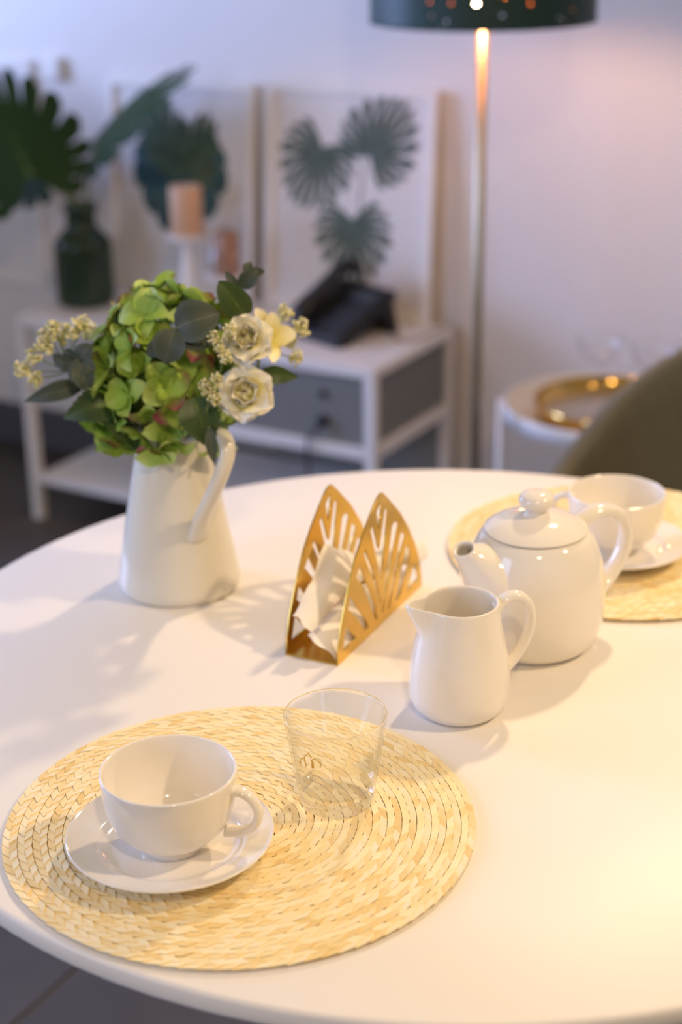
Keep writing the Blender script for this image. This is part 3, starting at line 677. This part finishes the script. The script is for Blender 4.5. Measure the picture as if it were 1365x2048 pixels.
ob('compartment_floor', box('compartment_floor', -BW / 2, -T, T, BD - T, .310, .318, METALW, .0005), bn)
MP = box('mesh_panel_front', -BW / 2, -T, .008, .010, .326, BH - .022, MESH, 0)
fp = ob('mesh_panel', MP, bn)
ob('mesh_panel', box('mesh_panel_side', -.014, -.012, T, BD - T, .326, BH - .022, MESH, 0), bn)
ob('mesh_panel', box('mesh_panel_back', -BW / 2, -T, BD - .012, BD - .010, .115, BH - .022, MESH, 0), bn)
ob('mesh_panel', box('mesh_panel_divider', -BW / 2 - .014, -BW / 2 - .012, T, BD - T, .326, BH - .022, MESH, 0), bn)
KN = lathe([(0, 0), (.010, 0), (.013, .004), (.013, .012), (.010, .015), (0, .016)], 20, BLACK, 'knob')
for z, s in ((.372, 1.), (.430, .6)): o = ob('knob', KN, fp, (-.122, .008, z), (R(90), 0, 0)); o.scale = (s, s, s)
tag(ob('hanging_cable', tube(crom([BP(-.122, -.010, .372), BP(-.132, -.016, .352), BP(-.148, -.012, .335), BP(-.155, -.008, .30), BP(-.150, -.006, .20), BP(-.140, .004, .118)], 5), .003, 8, BLACK, 'hanging_cable')), 'thin dark cord hanging down in front of the grey mesh panel', 'cable')

# telephone
ph = empty('desk_telephone', BP(-.292, .150, BH), RZ + R(-20), 'black desk telephone with raised handset on the bench', 'telephone')
PWD = .165
def prism_x(name, prof, xa, xb, m, bev=.003):
    bm = bmesh.new(); A = [bm.verts.new((xa, y, z)) for y, z in prof]; B = [bm.verts.new((xb, y, z)) for y, z in prof]
    bm.faces.new(A); bm.faces.new(B[::-1]); n = len(prof)
    for i in range(n): bm.faces.new((A[i], B[i], B[(i + 1) % n], A[(i + 1) % n]))
    bmesh.ops.recalc_face_normals(bm, faces=bm.faces[:])
    if bev: bmesh.ops.bevel(bm, geom=bm.edges[:], offset=bev, segments=2, affect='EDGES', profile=.5)
    me = bpy.data.meshes.new(name); bm.to_mesh(me); bm.free(); me.materials.append(m); return me
ob('phone_body', prism_x('phone_body', [(0, 0), (.0, .022), (.150, .098), (.165, .098), (.168, .080), (.06, .018), (.03, 0)], 0, PWD, BLACK), ph)
ob('phone_stand', prism_x('phone_stand', [(.100, .048), (.160, .082), (.178, .004), (.178, 0), (.166, 0), (.140, .048)], .006, PWD - .004, BLACK, .002), ph)
slope = math.atan2(.076, .150)
key = box('key', -.006, .006, -.0045, .0045, 0, .003, BLACK2, .001, 1)
def onb(x, d): return (x, d * math.cos(slope), .0215 + d * math.sin(slope))
for i in range(4):
    for j in range(5): ob('key', key, ph, onb(.078 + i * .021, .028 + j * .016), (slope, 0, 0))
ob('display', box('display', 0, .082, 0, .034, 0, .003, SCREEN, .001), ph, onb(.070, .118), (slope, 0, 0))
hs = crom([(.030, .000, .040), (.030, .020, .062), (.030, .070, .096), (.030, .120, .126), (.030, .150, .132), (.030, .170, .122)], 5)
ob('handset', tube(hs, lerp_r([(.014, .022), (.017, .026), (.011, .021), (.011, .021), (.018, .026), (.014, .022)], len(hs)), 14, BLACK, 'handset', side=(1, 0, 0)), ph)
ob('handset_cradle', box('handset_cradle', .008, .052, .02, .155, 0, .016, BLACK, .003), ph, (0, 0, .020), (slope, 0, 0))
tag(ob('phone_cable', tube(crom([BP(-.085, .26, BH + .003), BP(-.06, .215, BH + .003), BP(-.035, .21, BH + .003), BP(-.018, .25, BH + .003), BP(-.012, .31, BH + .003), BP(-.01, .362, BH + .003)], 5), .003, 8, GREY, 'phone_cable')), 'thin grey cable curling on the bench beside the telephone', 'cable')

# picture frames
def monstera2d(L, W, n, gap=.2, cut=.45, span=148):
    """lobed leaf in its own plane, stalk joint at the origin, tip along +y: list of polygons (one per lobe)"""
    polys = []; y0 = .28 * L
    def rim(a):
        x = math.sin(a) * W / 2 * (1.02 if abs(a) > 1.2 else 1.); y = math.cos(a); y = y * (L - y0) * (1 if y > 0 else .62)
        return Vector((x * (1 - .25 * max(0, math.cos(a)) ** 2), y0 * (.25 + .75 * max(0, math.cos(a * .6))) + y))
    N_ = 2 * n + 1
    for i in range(N_):
        a0 = R(-span + 2 * span * i / N_); a1 = R(-span + 2 * span * (i + 1) / N_); g = gap * (a1 - a0) / 2
        r0, r1 = rim(a0) * cut, rim(a1) * cut
        pts = [Vector((0, 0)), r0, rim(a0 + g) * .93, rim(a0 + g * 1.8 + (a1 - a0) * .1), rim((a0 + a1) / 2) * 1.03, rim(a1 - g * 1.8 - (a1 - a0) * .1), rim(a1 - g) * .93, r1]
        polys.append([(p.x, p.y) for p in pts])
    return polys
def flat_leaf(name, L, W, n, m, th=.0004, **kw):
    V = []; Fc = []
    for p in monstera2d(L, W, n, **kw):
        o = len(V); V += [(x, 0, y) for x, y in p]; Fc.append(tuple(range(o, o + len(p))))
    return mesh(name, V, Fc, m, False)
def frame(name, lab, s, wdt, h, z0, t0, lean, leaves, grp=None):
    f = empty(name, BP(s, t0, z0 + .018 * math.sin(R(lean))), RZ, lab, 'picture', grp, rx=R(-lean))
    fw_, dp = .020, .018
    for a in ((-wdt / 2, -wdt / 2 + fw_, 0, h), (wdt / 2 - fw_, wdt / 2, 0, h), (-wdt / 2 + fw_, wdt / 2 - fw_, h - fw_, h), (-wdt / 2 + fw_, wdt / 2 - fw_, 0, fw_)):
        ob('frame_rail', box('frame_rail', a[0], a[1], 0, dp, a[2], a[3], FRAMEW, .0015), f)
    pic = ob('paper', box('paper', -wdt / 2 + fw_, wdt / 2 - fw_, .010, .014, fw_, h - fw_, PAPER, 0), f)
    for (me, x, z, a, y) in leaves: ob('printed_leaf', me, pic, (x, .0095 - y, z), (0, R(a), 0))
    ob('pane', mesh('pane', [(-wdt / 2 + fw_, .006, fw_), (wdt / 2 - fw_, .006, fw_), (wdt / 2 - fw_, .006, h - fw_), (-wdt / 2 + fw_, .006, h - fw_)], [(0, 1, 2, 3)], THIN, False), f)
    return f
PLm = flat_leaf('printed_monstera', .150, .195, 7, PRINTG, gap=.34, cut=.42)
stm = mesh('printed_stalk', [(-.002, 0, 0), (.002, 0, 0), (.003, 0, .30), (-.001, 0, .30)], [(0, 1, 2, 3)], PRINTG, False)
f1 = frame('picture_frame', 'white framed print of three monstera leaves behind the telephone', -.266, .425, .5, BH, .343, 4.8,
           [(PLm, -.068, .365, 205, 0), (PLm, .052, .352, 35, .0008), (PLm, .012, .212, 176, .0004), (stm, .022, .08, 3, 0)])
PLr = flat_leaf('printed_round_leaf', .20, .26, 5, PRINTT, gap=.02, cut=.7); PLs = flat_leaf('printed_spotted_leaf', .15, .14, 5, PRINTD, gap=.2, cut=.5)
f2 = frame('picture_frame', 'white framed print of dark teal leaves behind the candles', -.718, .41, .49, BH, .343, 4.8, [(PLr, .0, .330, 180, 0), (PLs, .02, .28, 25, .0008), (PLs, -.03, .33, 330, .0004)])
f3 = frame('picture_frame', 'plain white framed picture on the wall beside the bench', -1.36, .40, .56, .45, WT - .019, 0., [])
tag(ob('wall_box', box('wall_box', -.030, .030, -.022, 0, -.026, .026, FRAMEW, .004), None, BP(-1.098, WT, .995), (0, 0, RZ)), 'small white box mounted on the wall behind the monstera leaf', 'wall box')

# bottle vase with monstera
bo = empty('bottle_vase', BP(-.852, .165, BH), 0, 'dark green glass bottle holding monstera leaves on the bench', 'vase')
ob('bottle_body', lathe([(0, 0), (.050, 0)] + smp([(.060, .003), (.066, .012), (.068, .030), (.068, .130), (.064, .150), (.048, .168), (.036, .182), (.034, .205), (.035, .222)], 4), 48, BOTTLE, 'bottle_body'), bo)
ob('bottle_lip', lathe(smp([(.034, .218), (.040, .220), (.041, .228), (.038, .234), (.030, .233), (.028, .220)], 3), 40, BOTTLE, 'bottle_lip'), bo)
def monstera(lab, base, tip, nrm, W, n, m, droop, off=(0, 0)):
    b, t_ = BP(*base), BP(*tip); ax = (t_ - b); L = ax.length; ax.normalize(); nv = Vector(nrm); nv = (nv - ax * nv.dot(ax)).normalized(); s = ax.cross(nv)
    root = BP(-.852, .165, BH)
    e = empty('monstera_leaf', root, 0, lab, 'leaf', 'monstera leaves in the bottle')
    V = []; Fc = []; uv = []
    for p in monstera2d(L, W, n, gap=.20, cut=.68):
        o = len(V)
        for x, y in p:
            V.append(b + ax * y + s * x - nv * (droop * (x * x) / W + droop * .5 * max(0, y) ** 2 / L) - root); uv.append((min(1, abs(x) / (W / 2)), y / L))
        Fc.append(tuple(range(o, o + len(p))))
    ob('blade', mesh('monstera_blade', V, Fc, m, True, uv), e)
    foot = E_ * (off[0] * .8) + D_ * (off[1] * .8) + Vector((0, 0, .012)); neck = E_ * off[0] + D_ * off[1] + Vector((0, 0, .200)); lip = neck + Vector((0, 0, .040))
    ob('stalk', tube(crom([foot, neck, lip, (lip * .5 + (b - root) * .5) + Vector((0, 0, .008)), b - root + ax * .02], 6), .004, 8, STEMM, 'stalk'), e)
monstera('broad dark monstera leaf spreading over the bottle and plain frame', (-.925, .085, .80), (-1.05, .120, 1.03), (.15, -1, .25), .30, 7, MONST, .25, (-.010, -.014))
monstera('narrow monstera leaf seen edge-on leaning toward the teal print', (-.846, .222, .845), (-.605, .215, 1.065), (-.75, -.35, .6), .17, 6, MONST, .35, (.016, .006))
monstera('drooping dark monstera leaf at the far side of the bottle', (-.968, .170, .79), (-1.20, .175, .81), (.1, -1, .6), .18, 6, MONST, .3, (-.016, .006))

# candles on stands
c1 = empty('candle_stand', BP(-.578, .195, BH), 0, 'tall white turned candle stand carrying the peach candle', 'candle stand')
ob('stand_foot', lathe(smp([(0, 0), (.045, 0), (.046, .006), (.03, .014), (.014, .024)], 3) + [(0, .024)], 36, FRAMEW, 'stand_foot'), c1)
ob('stand_stem', lathe(smp([(.013, .022), (.018, .05), (.022, .075), (.017, .11), (.012, .145), (.016, .168)], 4), 32, FRAMEW, 'stand_stem'), c1)
ob('stand_dish', lathe(smp([(.0, .164), (.020, .165), (.044, .174), (.049, .185), (.047, .187), (.040, .181)], 3) + [(0, .180)], 36, FRAMEW, 'stand_dish'), c1)
k1 = empty('pillar_candle', BP(-.578, .195, BH + .180), 0, 'peach pillar candle on the tall white stand', 'candle')
ob('wax', lathe([(0, 0), (.035, 0), (.036, .002), (.036, .106), (.034, .110), (.028, .108), (0, .106)], 36, PEACH, 'wax'), k1); ob('wick', tube([(0, 0, .104), (.001, 0, .112), (.003, 0, .118)], .001, 6, BLACK, 'wick'), k1)
c2 = empty('candle_stand', BP(-.474, .195, BH), 0, 'low white candle stand with the brown candle in a glass', 'candle stand')
ob('stand_foot', lathe(smp([(0, 0), (.05, 0), (.051, .006), (.032, .016), (.018, .03)], 3) + [(0, .03)], 36, FRAMEW, 'stand_foot'), c2)
ob('stand_stem', lathe(smp([(.017, .028), (.020, .055), (.016, .080), (.022, .095)], 4), 32, FRAMEW, 'stand_stem'), c2)
ob('stand_dish', lathe(smp([(0, .092), (.035, .093), (.052, .100), (.053, .106), (.045, .104)], 3) + [(0, .103)], 36, FRAMEW, 'stand_dish'), c2)
k2 = empty('pillar_candle', BP(-.474, .195, BH + .1035), 0, 'brown pillar candle inside the clear glass cylinder', 'candle')
ob('wax', lathe([(0, 0), (.027, 0), (.028, .002), (.028, .092), (.026, .095), (0, .092)], 36, BROWN, 'wax'), k2); ob('wick', tube([(0, 0, .09), (.001, 0, .097), (.002, 0, .102)], .001, 6, BLACK, 'wick'), k2)
tag(ob('glass_cylinder', lathe([(.045, .0), (.0455, .004), (.0455, .118), (.0450, .121), (.0443, .118), (.0443, .0)], 48, THIN, 'glass_cylinder', closed=True), None, BP(-.474, .195, BH + .1065)), 'clear glass cylinder around the brown candle', 'candle glass')

# ------------------------------------------------------------------ added out-of-view cupboard, keeps daylight off the left end of the bench
cb = empty('light_block_cupboard', BP(-1.48, -.55), RZ, 'unseen white cupboard added left of the bench to block daylight', 'cupboard')
ob('carcass', box('carcass', -.45, 0, 0, .93, .05, 1.00, METALW, .003), cb); ob('plinth', box('plinth', -.43, -.03, .02, .91, 0, .05, BASEB, .002), cb)
for k in range(2):
    d = ob('door', box('light_block_door', .0005, .018, .006 + k * .463, .461 + k * .463, .06, .985, FRAMEW, .002), cb)
    ob('handle', box('light_block_handle', .018, .030, .42 + k * .075, .432 + k * .075, .55, .68, POLE, .002), d)

# ------------------------------------------------------------------ floor lamp
LX, LY, SZ, SR = .2582, 2.92, 1.191, .1953
lp = empty('floor_lamp', (LX, LY, 0), 0, 'brass floor lamp with perforated dark green drum shade', 'lamp')
ob('base', lathe(smp([(0, 0), (.097, 0), (.100, .004), (.100, .014), (.092, .02)], 3) + [(.012, .022), (0, .03)], 48, POLE, 'lamp_base'), lp)
ob('pole', tube([(0, 0, .02), (0, 0, .6), (0, 0, 1.40)], .0095, 16, POLE, 'lamp_pole'), lp)
sh = ob('shade', lathe([(SR, SZ), (SR, SZ + .30)], 96, SHADE, 'lamp_shade'), lp)
ob('shade_lining', lathe([(SR - .0015, SZ + .0005), (SR - .0015, SZ + .2995)], 96, SHADEIN, 'shade_lining'), sh)
ob('shade_ring', lathe([(SR + .001, SZ - .001), (SR + .001, SZ + .004), (SR - .003, SZ + .004), (SR - .003, SZ - .001)], 96, SHADE, 'shade_ring', closed=True), sh)
for k in range(3):
    a = R(120 * k + 20); ob('spoke', tube([(0, 0, SZ + .19), (SR * math.cos(a), SR * math.sin(a), SZ + .21)], .002, 6, POLE, 'spoke'), sh)
em = bpy.data.materials.new('warm_bulb'); em.use_nodes = True
p_ = em.node_tree.nodes['Principled BSDF']; p_.inputs['Emission Color'].default_value = (1, .60, .32, 1); p_.inputs['Emission Strength'].default_value = 130; p_.inputs['Base Color'].default_value = (1, .8, .6, 1)
bulb = ob('bulb', lathe(smp([(0, SZ + .022), (.018, SZ + .028), (.030, SZ + .050), (.024, SZ + .080), (.013, SZ + .105)], 4) + [(0, SZ + .11)], 24, em, 'bulb'), lp, (.0, -.042, 0))

# ------------------------------------------------------------------ tray side table with gold tray and coupes
sx, sy, sz, sr = .512, 2.985, .45, .192
st = empty('side_table', (sx, sy, 0), 0, 'small round white metal side table carrying the gold tray', 'side table')
ob('tray_top', lathe([(0, sz), (sr - .004, sz), (sr - .002, sz + .022), (sr, sz + .024), (sr + .002, sz + .022), (sr + .001, sz - .006), (sr - .004, sz - .008), (0, sz - .008)], 80, METALW, 'tray_top'), st)
for k in range(4):
    a = R(170 + 90 * k); ob('leg', tube([(sr * math.cos(a) * 1.03, sr * math.sin(a) * 1.03, sz + .02), (sr * math.cos(a) * 1.03, sr * math.sin(a) * 1.03, .002)], .0085, 10, METALW, 'leg'), st)
ob('leg_ring', tube([(sr * .995 * math.cos(R(a)), sr * .995 * math.sin(R(a)), .03) for a in range(0, 361, 10)], .006, 8, METALW, 'leg_ring', caps=False), st)
tr = .150
tray = lathe([(0, .002), (tr - .012, .002), (tr - .006, .004), (tr - .001, .032), (tr, .035), (tr + .002, .034), (tr + .001, .026), (tr - .004, 0), (0, 0)], 80, GOLD, 'gold_tray'); tray.materials.append(TRAYB)
for p in tray.polygons:
    if Vector(p.center[:2]).length < tr - .012 and p.center.z < .0025: p.material_index = 1
tag(ob('gold_tray', tray, None, (.527, 2.968, sz + .0005)), 'round polished gold tray on the white side table', 'tray')
coupe = [(0, .0), (.030, .0), (.031, .0015), (.010, .004), (.004, .010)] + smp([(.0032, .03), (.0032, .08), (.006, .108), (.026, .122), (.041, .142), (.0445, .168)], 4) + \
        smp([(.0438, .168), (.0400, .143), (.025, .1235), (0, .116)], 4)
cm = lathe(coupe, 48, THIN, 'coupe')
for x, y, lab in ((.492, 2.935, 'empty coupe glass near the middle of gold tray'), (.583, 2.882, 'empty coupe glass on gold tray beside the olive chair')):
    tag(ob('coupe_glass', cm, None, (x, y, sz + .003)), lab, 'glass', 'coupe glasses on the gold tray')

# ------------------------------------------------------------------ tub chair behind the table
FA = R(236)
ch = empty('tub_chair', (.56, 2.15, 0), FA + R(90), 'olive grey tub chair with curved low back at the table', 'chair')
ZT = [(0, .800), (15, .788), (30, .762), (45, .726), (60, .680), (75, .624), (90, .580), (105, .562), (118, .556)]
def zt(a):
    a = abs(a)
    for (a0, z0), (a1, z1) in zip(ZT[:-1], ZT[1:]):
        if a <= a1: return z0 + (z1 - z0) * (a - a0) / (a1 - a0)
    return ZT[-1][1]
# local frame: +y is the back of the chair
V = []; Fc = []; NA, TK = 48, .030; prof_n = 0
for i in range(NA + 1):
    a = -118 + 236 * i / NA; zz = zt(a); ra = R(a); dirv = Vector((math.sin(ra), math.cos(ra), 0)); zb = .40
    pr = []
    for k in range(7): f = k / 6; pr.append((.262 - .035 * (1 - f) ** 1.5, zb + (zz - .014 - zb) * f))
    pr += [(.267, zz - .004), (.278, zz), (.292, zz - .003), (.299, zz - .014)]
    for k in range(7): f = k / 6; pr.append((.300 - .050 * f ** 1.5, zz - .02 + (zb - zz + .02) * f))
    prof_n = len(pr)
    V += [dirv * r + Vector((0, 0, z)) for r, z in pr]
for i in range(NA):
    for k in range(prof_n):
        k2 = (k + 1) % prof_n; Fc.append((i * prof_n + k, i * prof_n + k2, (i + 1) * prof_n + k2, (i + 1) * prof_n + k))
Fc.append(tuple(range(prof_n))); Fc.append(tuple(NA * prof_n + k for k in range(prof_n)))
ob('back_shell', fix(mesh('back_shell', V, Fc, CHAIRM)), ch)
ob('seat', lathe(smp([(0, .375), (.20, .375), (.240, .385), (.252, .41), (.240, .44), (.20, .452), (0, .455)], 4), 64, CHAIRM, 'seat'), ch)
for k in range(4):
    a = R(45 + 90 * k); ob('leg', tube([(.15 * math.cos(a), .15 * math.sin(a), .385), (.21 * math.cos(a), .21 * math.sin(a), 0.002)], [(.016, .016), (.009, .009)], 12, WOODL, 'leg'), ch)
